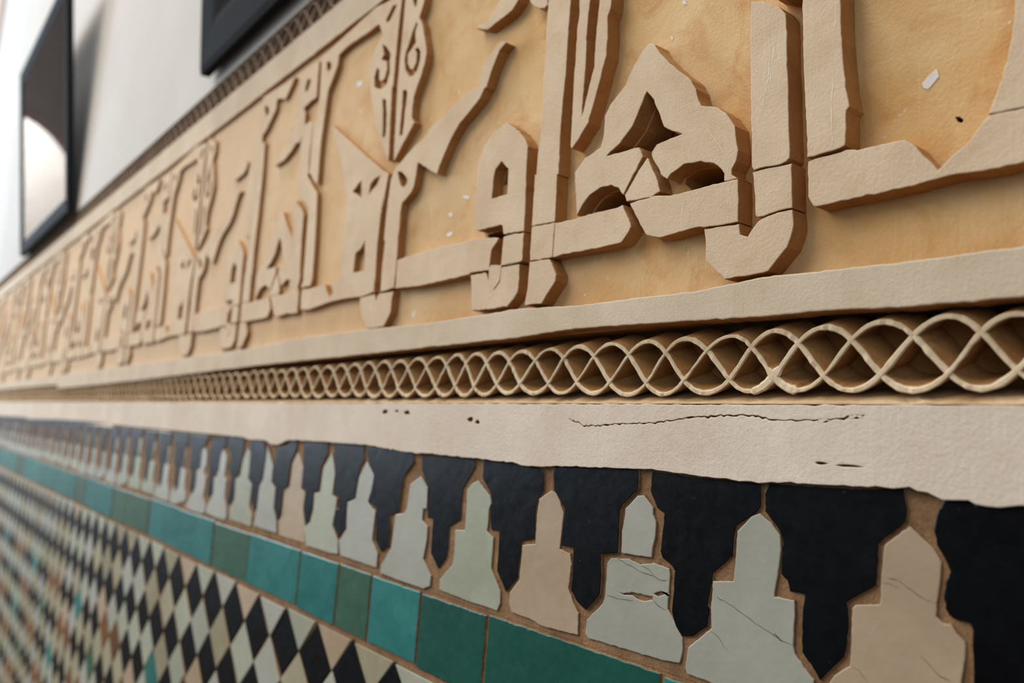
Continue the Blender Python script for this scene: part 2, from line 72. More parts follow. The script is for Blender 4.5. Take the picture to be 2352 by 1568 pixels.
BAND_TOP = [(-1012.5,77.2),(-846.5,76.4),(-716.6,80.8),(-586.3,79.8),(-488.1,77.6),(-382.4,78.8),(-333.6,75.9),(-291.7,75.8),(-250.3,75.2),(-214.7,77.5),(-187.9,76.6),(-164.3,76.2),(-143,75.5),(-127.1,75.8),(-111.6,75.7)]
CRESTS = [-115.5,-137.9,-163.2,-187.1,-210.7,-233.5,-260,-283.8,-309.9,-335.2,-359]
POCKETS = [[(-289.2,184.1),(-293.2,175.8),(-297.2,168.4),(-304.1,162.3),(-313.8,156.8),(-304.6,156.4),(-292.8,155.9),(-280.9,156.2),(-274.2,154.7),(-264.8,155.3),(-268.8,157.4),(-276.6,161.8),(-280.6,171.3),(-284,178.3)], [(-337.3,127.4),(-333.1,132.4),(-328.4,136.3),(-319.9,139),(-311.7,138.8),(-306.9,136.4),(-304.4,133.1),(-302.3,130.1),(-302.4,128.6),(-306,126.4),(-319.4,126.7)], [(-269,136),(-266.1,137.2),(-261.6,138.5),(-251.6,137.8),(-243.9,134.9),(-239.5,131.3),(-237.7,127.5),(-238.9,126),(-248.4,125.4),(-256.5,125.2),(-262,125),(-265,129.1),(-269.5,133.5)], [(-435,133.7),(-410.3,134.2),(-408.1,132.8),(-407.1,127.9),(-410.7,127.2),(-432.4,130)], [(-418.7,172.3),(-413.4,175.7),(-406,169.4),(-406.6,162.2),(-421.1,164.5)], [(-138.8,131.8),(-137.2,131.4),(-135.7,129.7),(-136.4,128.8),(-137.8,129.5)]]
PAINT_CHIPS = [[(-145.4,153.1),(-144.6,149.6),(-147.2,146.8),(-148.9,145.8),(-150.8,147.1),(-151,149),(-148.4,151.4)], [(-275.8,233.4),(-273.6,232.8),(-272.4,230.2),(-275,230.9)], [(-283,216.4),(-280.6,215.2),(-281.3,213.6),(-282.5,214.7)], [(-466.8,166.7),(-457.8,164.4),(-458.2,162.2),(-465.1,164)], [(-482.9,157),(-477.9,156.3),(-478.2,153.4),(-481.8,154)], [(-483.2,142.2),(-475.5,142.5),(-477.2,139.6),(-482.1,139.6)], [(-643.6,304.8),(-632.8,302.4),(-633,297.4),(-642.7,299.4)]]
SCRATCHES = {'shaft_R1': [[(-182.1,191.9),(-181.8,184.9),(-182.7,177.3)], [(-182.5,164.6),(-182.6,154.9),(-183.4,146.9),(-183,138.6),(-182.5,129.9),(-182.6,126.2)], [(-196,160.9),(-192.7,160.7),(-189.5,159.4),(-186.8,157.3)]], 'shaft_S1': [[(-210.8,185.6),(-211.8,179.7),(-213,171.8),(-213.4,164.6)], [(-214.9,188.7),(-213.7,181.5),(-214.3,168.1),(-216.4,158.3),(-217.9,149.9)], [(-213,152.1),(-210.9,147.9)]], 'letter_M3': [[(-259.4,121.6),(-260.9,117.2),(-262.1,111.8)], [(-235.1,124.9),(-234,118.3),(-231.9,110.6)]], 'letter_M1': [[(-271,178.7),(-268.4,170.4)], [(-249.7,155.5),(-244.1,147.9),(-237.3,138.6)]]}
HAIRLINES = {1: [[(-235.6,-61.4),(-226.4,-64.2),(-215,-68.8),(-202,-73),(-206.2,-70.9),(-203,-73),(-197.5,-73.6)], [(-238.1,-76.8),(-234,-78.2),(-231,-81.2),(-227.9,-83.7)]], 3: [[(-296.7,-54.3),(-288.3,-56.5),(-279.4,-58.5),(-272.2,-58.9),(-269.4,-60),(-263.4,-59.5)], [(-272.3,-69.9),(-268.8,-72),(-263.4,-73.1)], [(-303.1,-73.4),(-298.6,-73.1),(-293.6,-73.6),(-284.4,-72.4)], [(-281.7,-55.2),(-275.9,-56.1),(-271.6,-58.5)]], 0: [[(-161.2,-43.4),(-158.1,-43.4),(-154.8,-44.2)], [(-159,-41.1),(-154.8,-41.4),(-152.4,-42.8),(-147.6,-45.4),(-144.5,-46.8),(-141.4,-47.1)], [(-173.1,-75.6),(-169.8,-76.3),(-165.9,-79.8)], [(-147.6,-65.7),(-142.9,-68.6),(-140.3,-71.2),(-136.2,-72)]]}
TEAL_JOINTS = [-266.3,-401.4,-475,-542.3,-594.5,-665.7]
FRAME_T = 0.014
FRAME_A = (-2.5941, 0.4197, 0.6812, 0.5078, 0.1143)
FRAME_B = (-1.0503, 0.4367, 0.6200, 0.5600, 0.0817)
CAM_AXES = [[0.613767, 0.057191, 0.787413], [0.78715, -0.121014, -0.604773], [0.0607, 0.991002, -0.119292]]
FOCUS = 0.3858

# ------------------------------------------------------------------ camera
cam_d = bpy.data.cameras.new('camera')
cam_d.sensor_width = 22.3
cam_d.lens = 18.014
cam_d.clip_start = 0.01
cam_d.clip_end = 100
cam_d.dof.use_dof = True
cam_d.dof.focus_distance = FOCUS
cam_d.dof.aperture_fstop = 4.5
cam_o = bpy.data.objects.new('camera', cam_d)
C.objects.link(cam_o)
M = Matrix([list(r) + [0.0] for r in CAM_AXES] + [[0, 0, 0, 1]])
cam_o.matrix_world = Matrix.Translation((0, -0.30, 0)) @ M
SC.camera = cam_o

# ------------------------------------------------------------------ light
w = bpy.data.worlds.new('world'); SC.world = w; w.use_nodes = True
bg = w.node_tree.nodes['Background']
bg.inputs['Color'].default_value = (0.82, 0.91, 1.0, 1)
bg.inputs['Strength'].default_value = 0.22

def area(name, loc, target, sx, sy, power, col):
    d = bpy.data.lights.new(name, 'AREA'); d.shape = 'RECTANGLE'
    d.size = sx; d.size_y = sy; d.energy = power; d.color = col
    o = bpy.data.objects.new(name, d); C.objects.link(o)
    o.location = loc
    o.rotation_euler = (Vector(target) - Vector(loc)).to_track_quat('-Z', 'Y').to_euler()
    return o
area('courtyard_daylight', (-2.2, -2.5, 2.2), (-0.7, 0, 0.1), 2.4, 2.2, 64, (1.0, 0.92, 0.835))
area('skylight', (-0.7, -1.6, 2.2), (-0.3, 0, 0.1), 1.4, 1.2, 12, (1.0, 0.92, 0.83))
area('high_skylight', (-1.5, -0.72, 4.4), (-1.9, 0, 0.6), 1.6, 0.8, 170, (0.86, 0.93, 1.0))
area('far_left_fill', (-5.6, -1.8, 1.1), (-3.2, 0, 0.2), 1.6, 1.8, 175, (0.70, 0.85, 1.0))  # added cool fill that whitens the far left of the wall
area('near_right_fill', (1.6, -2.8, 1.0), (-0.8, 0, 0.2), 2.0, 2.0, 20, (0.76, 0.87, 1.0))  # added weak cool fill for the shadows, from the front right
area('reflection_wall_light', (-10.4, -1.6, 4.6), (-12.0, -1.0, 2.0), 1.5, 1.5, 500, (0.93, 0.97, 1.0))  # added lamp, brightens the unseen wall that the picture glass reflects

vs = SC.view_settings
SC.display_settings.display_device = 'sRGB'
vs.view_transform = 'Standard'; vs.look = 'None'
vs.exposure = 0.07; vs.gamma = 1.0; vs.use_curve_mapping = False

# ------------------------------------------------------------------ materials
def lin(c):
    r = []
    for v in c:
        v /= 255.0
        r.append(v / 12.92 if v <= 0.04045 else ((v + 0.055) / 1.055) ** 2.4)
    return (*r, 1.0)

def new_mat(name, rough=0.9, spec=0.2):
    m = bpy.data.materials.new(name); m.use_nodes = True
    b = m.node_tree.nodes['Principled BSDF']
    b.inputs['Roughness'].default_value = rough
    b.inputs['Specular IOR Level'].default_value = spec
    return m, m.node_tree, b

def nd(nt, kind, **kw):
    n = nt.nodes.new(kind)
    for k, v in kw.items():
        if k in n.inputs: n.inputs[k].default_value = v
        else: setattr(n, k, v)
    return n

def mixc(nt, fac, a, b, mode='MIX'):
    n = nt.nodes.new('ShaderNodeMix'); n.data_type = 'RGBA'; n.blend_type = mode
    for sock, v in ((n.inputs[0], fac), (n.inputs[6], a), (n.inputs[7], b)):
        if hasattr(v, 'is_linked') or isinstance(v, bpy.types.NodeSocket): nt.links.new(v, sock)
        else: sock.default_value = v
    return n.outputs[2]

def ramp(nt, src, p0, p1, c0=(0, 0, 0, 1), c1=(1, 1, 1, 1)):
    r = nt.nodes.new('ShaderNodeValToRGB')
    r.color_ramp.elements[0].position = p0; r.color_ramp.elements[0].color = c0
    r.color_ramp.elements[1].position = p1; r.color_ramp.elements[1].color = c1
    nt.links.new(src, r.inputs[0]); return r.outputs[0]

def noise(nt, co, scale, detail=4, rough=0.55, dist=0.0, stretch=None):
    if stretch:
        mp = nt.nodes.new('ShaderNodeMapping'); mp.inputs['Scale'].default_value = stretch[0]
        mp.inputs['Rotation'].default_value = stretch[1]
        nt.links.new(co, mp.inputs[0]); co = mp.outputs[0]
    n = nd(nt, 'ShaderNodeTexNoise', Scale=scale, Detail=detail, Roughness=rough, Distortion=dist)
    nt.links.new(co, n.inputs['Vector']); return n.outputs[0]

def coords(nt):
    return nt.nodes.new('ShaderNodeTexCoord').outputs['Object']

def bump(nt, b, srcs):
    prev = None
    for src, strength, dist in srcs:
        n = nd(nt, 'ShaderNodeBump', Strength=strength, Distance=dist)
        nt.links.new(src, n.inputs['Height'])
        if prev: nt.links.new(prev, n.inputs['Normal'])
        prev = n.outputs[0]
    nt.links.new(prev, b.inputs['Normal'])

def plaster(name, c_lo, c_hi, c_stain, stain_amt=0.35, fleck=None, grain=1.0, scale=18, pits=True, haze_tint=None):
    m, nt, b = new_mat(name, 0.92, 0.15)
    co = coords(nt)
    n1 = noise(nt, co, scale, 6, 0.6, 0.3)
    col = mixc(nt, ramp(nt, n1, 0.35, 0.65), lin(c_lo), lin(c_hi))
    n2 = noise(nt, co, scale * 3.1, 5, 0.65, 0.6)
    st = nd(nt, 'ShaderNodeMath', operation='MULTIPLY'); st.inputs[1].default_value = stain_amt
    nt.links.new(ramp(nt, n2, 0.5, 0.72), st.inputs[0])
    col = mixc(nt, st.outputs[0], col, lin(c_stain))
    if haze_tint:
        # distance haze and cool light put into the colour along the wall
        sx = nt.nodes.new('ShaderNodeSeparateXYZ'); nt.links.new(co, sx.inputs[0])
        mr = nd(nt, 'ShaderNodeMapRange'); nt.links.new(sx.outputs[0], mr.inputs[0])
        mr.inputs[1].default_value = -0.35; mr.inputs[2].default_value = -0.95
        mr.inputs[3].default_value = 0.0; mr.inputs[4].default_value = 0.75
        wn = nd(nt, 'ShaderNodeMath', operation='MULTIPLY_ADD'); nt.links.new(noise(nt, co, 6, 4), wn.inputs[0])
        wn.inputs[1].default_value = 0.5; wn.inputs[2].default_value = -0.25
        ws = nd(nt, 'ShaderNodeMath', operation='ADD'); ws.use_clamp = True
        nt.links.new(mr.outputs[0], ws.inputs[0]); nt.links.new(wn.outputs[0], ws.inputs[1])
        col = mixc(nt, ws.outputs[0], col, lin(haze_tint))
    # pale scratches rubbed across the surface
    sc = noise(nt, co, 1.0, 2, 0.5, 0.0, stretch=((420, 420, 26), (0, 0.35, 0)))
    sm = nd(nt, 'ShaderNodeMath', operation='MULTIPLY'); sm.inputs[1].default_value = 0.09
    nt.links.new(ramp(nt, sc, 0.68, 0.74), sm.inputs[0])
    col = mixc(nt, sm.outputs[0], col, lin((228, 214, 190)))
    if pits:
        pn = noise(nt, co, 900, 2, 0.5)
        pm = nd(nt, 'ShaderNodeMath', operation='MULTIPLY'); pm.inputs[1].default_value = 0.35
        nt.links.new(ramp(nt, pn, 0.70, 0.78), pm.inputs[0])
        col = mixc(nt, pm.outputs[0], col, lin((120, 84, 48)))
    if fleck:
        fn = noise(nt, co, 130, 3, 0.55, 0.5)
        f2 = noise(nt, co, 24, 2, 0.5)
        mm = nd(nt, 'ShaderNodeMath', operation='MULTIPLY')
        nt.links.new(ramp(nt, fn, 0.69, 0.74), mm.inputs[0]); nt.links.new(ramp(nt, f2, 0.45, 0.6), mm.inputs[1])
        col = mixc(nt, mm.outputs[0], col, lin(fleck))
    nt.links.new(col, b.inputs['Base Color'])
    bump(nt, b, [(noise(nt, co, 90, 7, 0.72), 0.16 * grain, 0.0016),
                 (noise(nt, co, 650, 5, 0.65), 0.4 * grain, 0.0007),
                 (sc, 0.10 * grain, 0.001)])
    return m

def glaze(name, c_lo, c_hi, rough=0.28, spec=0.4, speck=0.5, wear=None):
    m, nt, b = new_mat(name, rough, spec)
    co = coords(nt)
    oi = nt.nodes.new('ShaderNodeObjectInfo')
    ad = nt.nodes.new('ShaderNodeVectorMath'); ad.operation = 'ADD'
    nt.links.new(co, ad.inputs[0]); nt.links.new(oi.outputs['Random'], ad.inputs[1])
    n1 = noise(nt, ad.outputs[0], 22, 4, 0.6, 0.4)
    mx = nd(nt, 'ShaderNodeMath', operation='ADD'); nt.links.new(ramp(nt, n1, 0.3, 0.7), mx.inputs[0])
    rr = nd(nt, 'ShaderNodeMath', operation='MULTIPLY_ADD'); nt.links.new(oi.outputs['Random'], rr.inputs[0])
    rr.inputs[1].default_value = 0.9; rr.inputs[2].default_value = -0.45
    nt.links.new(rr.outputs[0], mx.inputs[1]); mx.use_clamp = True
    col = mixc(nt, mx.outputs[0], lin(c_lo), lin(c_hi))
    sp = noise(nt, ad.outputs[0], 420, 2, 0.5)
    sm = nd(nt, 'ShaderNodeMath', operation='MULTIPLY'); sm.inputs[1].default_value = speck
    nt.links.new(ramp(nt, sp, 0.74, 0.79), sm.inputs[0])
    col = mixc(nt, sm.outputs[0], col, lin(wear or (150, 140, 120)))
    nt.links.new(col, b.inputs['Base Color'])
    rn = noise(nt, ad.outputs[0], 160, 3, 0.6)
    rm = nd(nt, 'ShaderNodeMath', operation='MULTIPLY_ADD'); nt.links.new(rn, rm.inputs[0])
    rm.inputs[1].default_value = 0.3; rm.inputs[2].default_value = rough - 0.15
    nt.links.new(rm.outputs[0], b.inputs['Roughness'])
    bump(nt, b, [(noise(nt, ad.outputs[0], 45, 3, 0.5), 0.25, 0.002), (sp, 0.08, 0.0006)])
    return m

MFACE = plaster('carved plaster face', (200, 172, 141), (212, 187, 156), (186, 150, 110), 0.35)
MBACK = plaster('ochre plaster ground', (202, 156, 98), (218, 184, 136), (188, 132, 74), 0.65, fleck=(222, 214, 200), grain=1.2, scale=14, haze_tint=(210, 181, 149))
MSIDE = plaster('raw cut plaster', (166, 116, 66), (182, 134, 82), (138, 90, 48), 0.5, grain=1.4, haze_tint=(176, 130, 80))
MBAND = plaster('pale plaster band', (194, 172, 145), (206, 186, 161), (184, 154, 120), 0.3)
MWHITE = plaster('limewashed plaster', (204, 184, 164), (218, 201, 182), (190, 165, 139), 0.35, grain=1.1, scale=12)
MSTRAND = plaster('rubbed lattice edge', (196, 172, 138), (214, 192, 160), (172, 130, 86), 0.35)
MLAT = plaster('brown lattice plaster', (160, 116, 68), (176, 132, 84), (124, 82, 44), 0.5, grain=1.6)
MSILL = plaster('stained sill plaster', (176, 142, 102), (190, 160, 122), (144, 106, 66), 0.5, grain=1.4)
MUP = plaster('grey brown moulding', (138, 114, 92), (152, 128, 106), (112, 90, 70), 0.4)
MWALL = plaster('painted wall', (190, 182, 173), (198, 190, 181), (184, 171, 157), 0.2, grain=0.3, scale=3, pits=False)
MGROUT = plaster('sandy mortar', (132, 99, 69), (158, 122, 87), (96, 70, 47), 0.6, grain=3.2, scale=60)
MBLACK = glaze('black glaze', (5, 5, 6), (9, 10, 13), 0.40, 0.10, 0.3, (90, 90, 95))
MGREY = glaze('grey white glaze', (150, 147, 132), (162, 159, 145), 0.45, 0.25, 0.2, (100, 90, 78))
MPINK = glaze('pinkish white glaze', (158, 135, 108), (172, 149, 122), 0.45, 0.25, 0.2, (100, 90, 78))
MGREEN = glaze('greenish white glaze', (148, 147, 125), (162, 161, 140), 0.45, 0.25, 0.2, (100, 90, 78))
MCREAM = glaze('cream glaze', (140, 131, 104), (162, 152, 124), 0.4, 0.25, 0.2, (100, 90, 70))
MTEAL = glaze('teal glaze', (30, 98, 93), (46, 116, 109), 0.36, 0.3, 0.35, (110, 140, 130))
MDGREEN = glaze('dark green glaze', (20, 72, 60), (28, 82, 68), 0.36, 0.3, 0.35, (100, 130, 120))
MOLIVE = glaze('olive green glaze', (44, 78, 60), (56, 92, 72), 0.36, 0.3, 0.35, (120, 130, 100))
MBROWN = glaze('honey brown glaze', (96, 60, 30), (118, 76, 40), 0.36, 0.3, 0.3)
MSCRATCH = plaster('pale rubbed scratch', (216, 196, 168), (226, 208, 182), (206, 182, 150), 0.3)
MCHIP = plaster('white paint chip', (214, 204, 188), (226, 218, 206), (204, 190, 168), 0.3)
MCRACK = glaze('dirt in a crack', (84, 70, 56), (98, 82, 66), 0.8, 0.1)
MFRAME, _nt, _b = new_mat('black painted wood', 0.85, 0.06)
_b.inputs['Base Color'].default_value = lin((34, 34, 35))
bump(_nt, _b, [(noise(_nt, coords(_nt), 80, 3), 0.1, 0.002)])
MPRINT, _nt, _b = new_mat('dark printed picture', 0.7, 0.2)
_nt.links.new(mixc(_nt, ramp(_nt, noise(_nt, coords(_nt), 6, 4), 0.4, 0.6), lin((20, 19, 18)), lin((52, 48, 45))), _b.inputs['Base Color'])
MGLASS = bpy.data.materials.new('picture glass'); MGLASS.use_nodes = True
_nt = MGLASS.node_tree; _nt.nodes.clear()
_o = _nt.nodes.new('ShaderNodeOutputMaterial'); _mx = _nt.nodes.new('ShaderNodeMixShader')
_f = nd(_nt, 'ShaderNodeFresnel', IOR=1.5); _t = _nt.nodes.new('ShaderNodeBsdfTransparent')
_g = nd(_nt, 'ShaderNodeBsdfGlossy', Roughness=0.02)
_nt.links.new(_f.outputs[0], _mx.inputs[0]); _nt.links.new(_t.outputs[0], _mx.inputs[1])
_nt.links.new(_g.outputs[0], _mx.inputs[2]); _nt.links.new(_mx.outputs[0], _o.inputs[0])

# ------------------------------------------------------------------ builders
def thing(name, label, cat, loc=(0, 0, 0), group=None):
    o = bpy.data.objects.new(name, None); C.objects.link(o)
    o.location = loc; o.empty_display_size = 0.05
    o['label'] = label; o['category'] = cat
    if group: o['group'] = group
    return o

def link(name, me, parent=None, label=None, stuff=False, structure=False):
    o = bpy.data.objects.new(name, me); C.objects.link(o)
    if parent:
        o.parent = parent; o.matrix_parent_inverse = Matrix.Translation(-parent.location)
    if label: o['label'] = label
    if stuff: o['kind'] = 'stuff'
    if structure: o['kind'] = 'structure'
    return o

def rng(name): return random.Random(zlib.crc32(name.encode()))

def densify(pts, step, jit, r):
    out = []
    n = len(pts)
    for i in range(n):
        a, b = pts[i], pts[(i + 1) % n]
        d = math.hypot(b[0] - a[0], b[1] - a[1])
        k = max(1, int(d / step))
        for j in range(k):
            t = j / k
            x, z = a[0] + (b[0] - a[0]) * t, a[1] + (b[1] - a[1]) * t
            out.append((x + r.gauss(0, jit), z + r.gauss(0, jit)))
    return out

def densify_open(pts, step, jit, r):
    out = []
    for a, b in zip(pts, pts[1:]):
        d = math.hypot(b[0] - a[0], b[1] - a[1]); k = max(1, int(d / step))
        for j in range(k):
            f = j / k
            out.append((a[0] + (b[0] - a[0]) * f + r.gauss(0, jit), a[1] + (b[1] - a[1]) * f + r.gauss(0, jit)))
    return out + [pts[-1]]

_pend = []
def cut(name, outline, holes, yf, depth, bev, jit, step, mats, parent, key=None, label=None, dens=True):
    """A piece of given outline (mm) standing depth metres proud, its face at y = yf, edges rounded by bev."""
    r = rng(key or name)
    cu = bpy.data.curves.new('tmp', 'CURVE'); cu.dimensions = '2D'; cu.fill_mode = 'BOTH'
    cu.bevel_depth = bev; cu.bevel_resolution = 1; cu.offset = -bev; cu.extrude = max(depth / 2 - bev, 1e-4)
    for loop in [outline] + list(holes):
        pts = densify(loop, step, jit, r) if dens else loop
        sp = cu.splines.new('POLY'); sp.points.add(len(pts) - 1); sp.use_cyclic_u = True
        for p, q in zip(sp.points, pts): p.co = (q[0] / 1000, q[1] / 1000, 0, 1)
    co = bpy.data.objects.new('tmp', cu); C.objects.link(co)
    me = bpy.data.meshes.new(name)
    o = link(name, me, parent, label)
    _pend.append((co, me, yf, depth, mats))
    return o

def flush():
    dg = bpy.context.evaluated_depsgraph_get()
    for co, me, yf, depth, mats in _pend:
        src = bpy.data.meshes.new_from_object(co.evaluated_get(dg))
        bm = bmesh.new(); bm.from_mesh(src)
        for v in bm.verts:
            u, w_, h = v.co
            v.co = (u, yf + depth / 2 - h, w_)
        bmesh.ops.remove_doubles(bm, verts=bm.verts, dist=1e-6)
        back = [f for f in bm.faces if all(v.co.y > yf + depth * 0.98 for v in f.verts)]
        bmesh.ops.delete(bm, geom=back, context='FACES_ONLY')
        bm.normal_update()
        for f in bm.faces:
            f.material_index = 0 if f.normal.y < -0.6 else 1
            f.smooth = False
        bm.to_mesh(me); bm.free()
        for m in mats: me.materials.append(m)
        cu = co.data
        bpy.data.objects.remove(co); bpy.data.curves.remove(cu); bpy.data.meshes.remove(src)
    _pend.clear()

def mesh(name, verts, faces, mat, parent=None, label=None, stuff=False, structure=False, mids=None):
    me = bpy.data.meshes.new(name); me.from_pydata(verts, [], faces)
    for m in (mat if isinstance(mat, (list, tuple)) else [mat]): me.materials.append(m)
    if mids: me.polygons.foreach_set('material_index', mids)
    me.update()
    return link(name, me, parent, label, stuff, structure)

def grid_panel(name, x0, x1, z0, z1, y, thick, mat, parent=None, structure=False, nx=2, nz=2):
    """A slab with its face at y."""
    vs_, fs = [], []
    for j in range(nz + 1):
        for i in range(nx + 1):
            vs_.append((x0 + (x1 - x0) * i / nx, y, z0 + (z1 - z0) * j / nz))
    for j in range(nz):
        for i in range(nx):
            a = j * (nx + 1) + i
            fs.append((a, a + 1, a + nx + 2, a + nx + 1))
    b = len(vs_)
    vs_ += [(x0, y + thick, z0), (x1, y + thick, z0), (x1, y + thick, z1), (x0, y + thick, z1)]
    c0, c1, c2, c3 = 0, nx, (nz + 1) * (nx + 1) - 1, nz * (nx + 1)
    bottom = list(range(0, nx + 1)); top = list(range(c3, c2 + 1))
    left = [j * (nx + 1) for j in range(nz + 1)]; right = [j * (nx + 1) + nx for j in range(nz + 1)]
    fs += [tuple(bottom[::-1] + [b, b + 1]), tuple(top + [b + 2, b + 3]), tuple(left + [b + 3, b]), tuple(right[::-1] + [b + 1, b + 2]), (b, b + 3, b + 2, b + 1)]
    return mesh(name, vs_, fs, mat, parent, structure=structure)

def interp(tab, x):
    t = sorted(tab)
    if x <= t[0][0]: return t[0][1]
    if x >= t[-1][0]: return t[-1][1]
    for (a, va), (b, vb) in zip(t, t[1:]):
        if a <= x <= b: return va + (vb - va) * (x - a) / (b - a + 1e-9)

def xs_range(x0, x1, s0=3.0, k=0.012):
    """Stations (mm) along the wall, fine near the camera, wider far off."""
    out = []; x = x1
    while x > x0:
        out.append(x); x -= max(s0, -x * k)
    out.append(x0); return out

XL, XR = -4300.0, 160.0

# ------------------------------------------------------------------ setting: the plain wall
grid_panel('wall_front', -7.2, 0.6, 0.424, 3.2, 0.0, 0.20, MWALL, structure=True, nx=8, nz=3)
grid_panel('wall_back', -7.2, 0.6, -1.3, 0.424, 0.0300, 0.17, MGROUT, structure=True, nx=8, nz=2)
def unseen_cross_wall():
    # unseen cross wall, added with its archway shaped for the glass reflection
    x, y0, y1, z0, z1 = -9.0, -6.0, 0.2, -1.3, 4.2
    a0, a1, zs = -1.55, -0.35, 2.0
    arc = [(a0 + (a1 - a0) * 0.5 - (a1 - a0) * 0.5 * math.cos(t), zs + 0.75 * math.sin(t)) for t in [PI * i / 16 for i in range(17)]]
    vs_, fs = [], []
    prof = [(a0, z0)] + arc + [(a1, z0)]
    outer = [(y0, z0)] + [(y0 + (y1 - y0) * i / 16, z1) for i in range(17)] + [(y1, z0)]
    for xx in (x, x - 0.35):
        vs_ += [(xx, p[0], p[1]) for p in prof] + [(xx, p[0], p[1]) for p in outer]
    n = len(prof)
    for i in range(n - 1):
        fs.append((i, i + 1, n + i + 1, n + i))
        fs.append((2 * n + i, 3 * n + i, 3 * n + i + 1, 2 * n + i + 1))
        fs.append((i, 2 * n + i, 2 * n + i + 1, i + 1))
    mesh('wall_cross_unseen', vs_, fs, MEND, structure=True)
MFLOOR_UNSEEN = plaster('unseen scuffed dark flooring', (66, 56, 46), (84, 72, 60), (48, 40, 34), 0.4, grain=0.5, scale=3, pits=False)
MEND = plaster('pinkish brown wall', (206, 184, 176), (216, 196, 188), (190, 168, 160), 0.4, grain=0.3, scale=2, pits=False)
unseen_cross_wall()
grid_panel('wall_in_reflection', -7.0, 3.0, -1.3, 6.0, -12.2, 0.1, MWALL, structure=True)  # unseen bright wall, added to show through the archway in the glass
bpy.data.objects['wall_in_reflection'].rotation_euler = (0, 0, PI / 2)
bpy.data.objects['wall_in_reflection'].location = (-24.4, 0, 0)
grid_panel('floor_unseen', -7.2, 0.6, -6.0, -0.002, 1.3, 0.1, MFLOOR_UNSEEN, structure=True)  # unseen, added to block sky light from below
_f = bpy.data.objects['floor_unseen']; _f.rotation_euler = (-PI / 2, 0, 0)

grid_panel('trim_1', -6.6, -4.62, 0.426, 3.1, -0.03, 0.029, MEND, structure=True)

# ------------------------------------------------------------------ carved frieze
frieze = thing('carved_frieze', 'wide carved plaster frieze of raised angular lettering between two flat bands', 'frieze', (-0.3, 0, 0.08))
RELIEF = 0.0112
xs = xs_range(XL, XR, 12)
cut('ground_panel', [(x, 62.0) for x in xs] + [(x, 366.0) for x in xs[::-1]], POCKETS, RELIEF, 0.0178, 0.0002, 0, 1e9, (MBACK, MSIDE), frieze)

r = rng('bands')
def band(name, lo, hi, jl, mats, parent, yf=0.0, depth=0.026, bev=0.0007, label=None, x0=XL, x1=XR):
    xs = xs_range(x0, x1)
    pts = [(x, lo(x) + r.gauss(0, jl)) for x in xs] + [(x, hi(x) + r.gauss(0, jl)) for x in xs[::-1]]
    return cut(name, pts, [], yf, depth, bev, 0, 1e9, mats, parent, label=label)
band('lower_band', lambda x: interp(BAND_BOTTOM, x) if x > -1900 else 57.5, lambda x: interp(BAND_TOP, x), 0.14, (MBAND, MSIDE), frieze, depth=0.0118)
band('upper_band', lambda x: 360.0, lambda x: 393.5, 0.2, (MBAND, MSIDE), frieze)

ROOT = {}
for n, (g, o, hs) in LETTERS.items():
    rr = rng(n)
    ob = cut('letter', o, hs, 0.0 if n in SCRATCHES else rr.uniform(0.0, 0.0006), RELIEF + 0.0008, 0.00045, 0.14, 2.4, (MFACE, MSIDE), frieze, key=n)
    ROOT[n] = (g, ob)
    for line in SCRATCHES.get(n, ()):
        V, Fc = [], []
        ln = densify_open(line, 2.0, 0.10, rr)
        for q, p in enumerate(ln):
            h = 0.22 * rr.uniform(0.4, 1.5) * (0.2 if q in (0, len(ln) - 1) else 1)
            V += [((p[0] - h) / 1000, -0.00006, p[1] / 1000), ((p[0] + h) / 1000, -0.00006, p[1] / 1000)]
            if q: Fc.append((2 * q - 2, 2 * q - 1, 2 * q + 1, 2 * q))
        mesh('scratch', V, Fc, MSCRATCH, ob)
ground = bpy.data.objects['ground_panel']
for i, o in enumerate(PAINT_CHIPS):
    cut('paint_chip', o, [], RELIEF - 0.00025, 0.0006, 0.00005, 0.1, 2.0, (MCHIP, MCHIP), frieze, key='chip%d' % i, label='white chip')
flush()
# the ground was cut back less and less away from the near end
SHALLOW = [(-3000, 0.0050), (-1000, 0.0044), (-750, 0.0044), (-600, 0.0058), (-450, 0.0082), (-300, 0.0102), (-150, RELIEF), (200, RELIEF)]
for o in frieze.children:
    if o.name.startswith('ground_panel') or o.name.startswith('paint_chip'):
        if o.name.startswith('ground'):
            bm = bmesh.new(); bm.from_mesh(o.data)
            for q in range(48):
                bmesh.ops.bisect_plane(bm, geom=bm.verts[:] + bm.edges[:] + bm.faces[:], plane_co=(-1.10 + q * 0.025, 0, 0), plane_no=(1, 0, 0))
            bm.to_mesh(o.data); bm.free()
        for v in o.data.vertices:
            if v.co.y < RELIEF + 0.002: v.co.y += interp(SHALLOW, v.co.x * 1000) - RELIEF
        o.data.update()

PERIOD = 0.487
SKIP = ('shaft_R1', 'bar_R2', 'leaf_R3', 'top_stub', 'shaft_S1', 'shaft_S1b', 'foot_S1c', 'letter_T')
for k in range(1, 8):
    for n, (g, ob) in ROOT.items():
        if g == 'A' and n in SKIP: continue
        sh = -PERIOD * (k if g == 'A' else k - 1)
        if sh == 0: continue
        c = ob.copy(); C.objects.link(c)
        c.location.x += sh

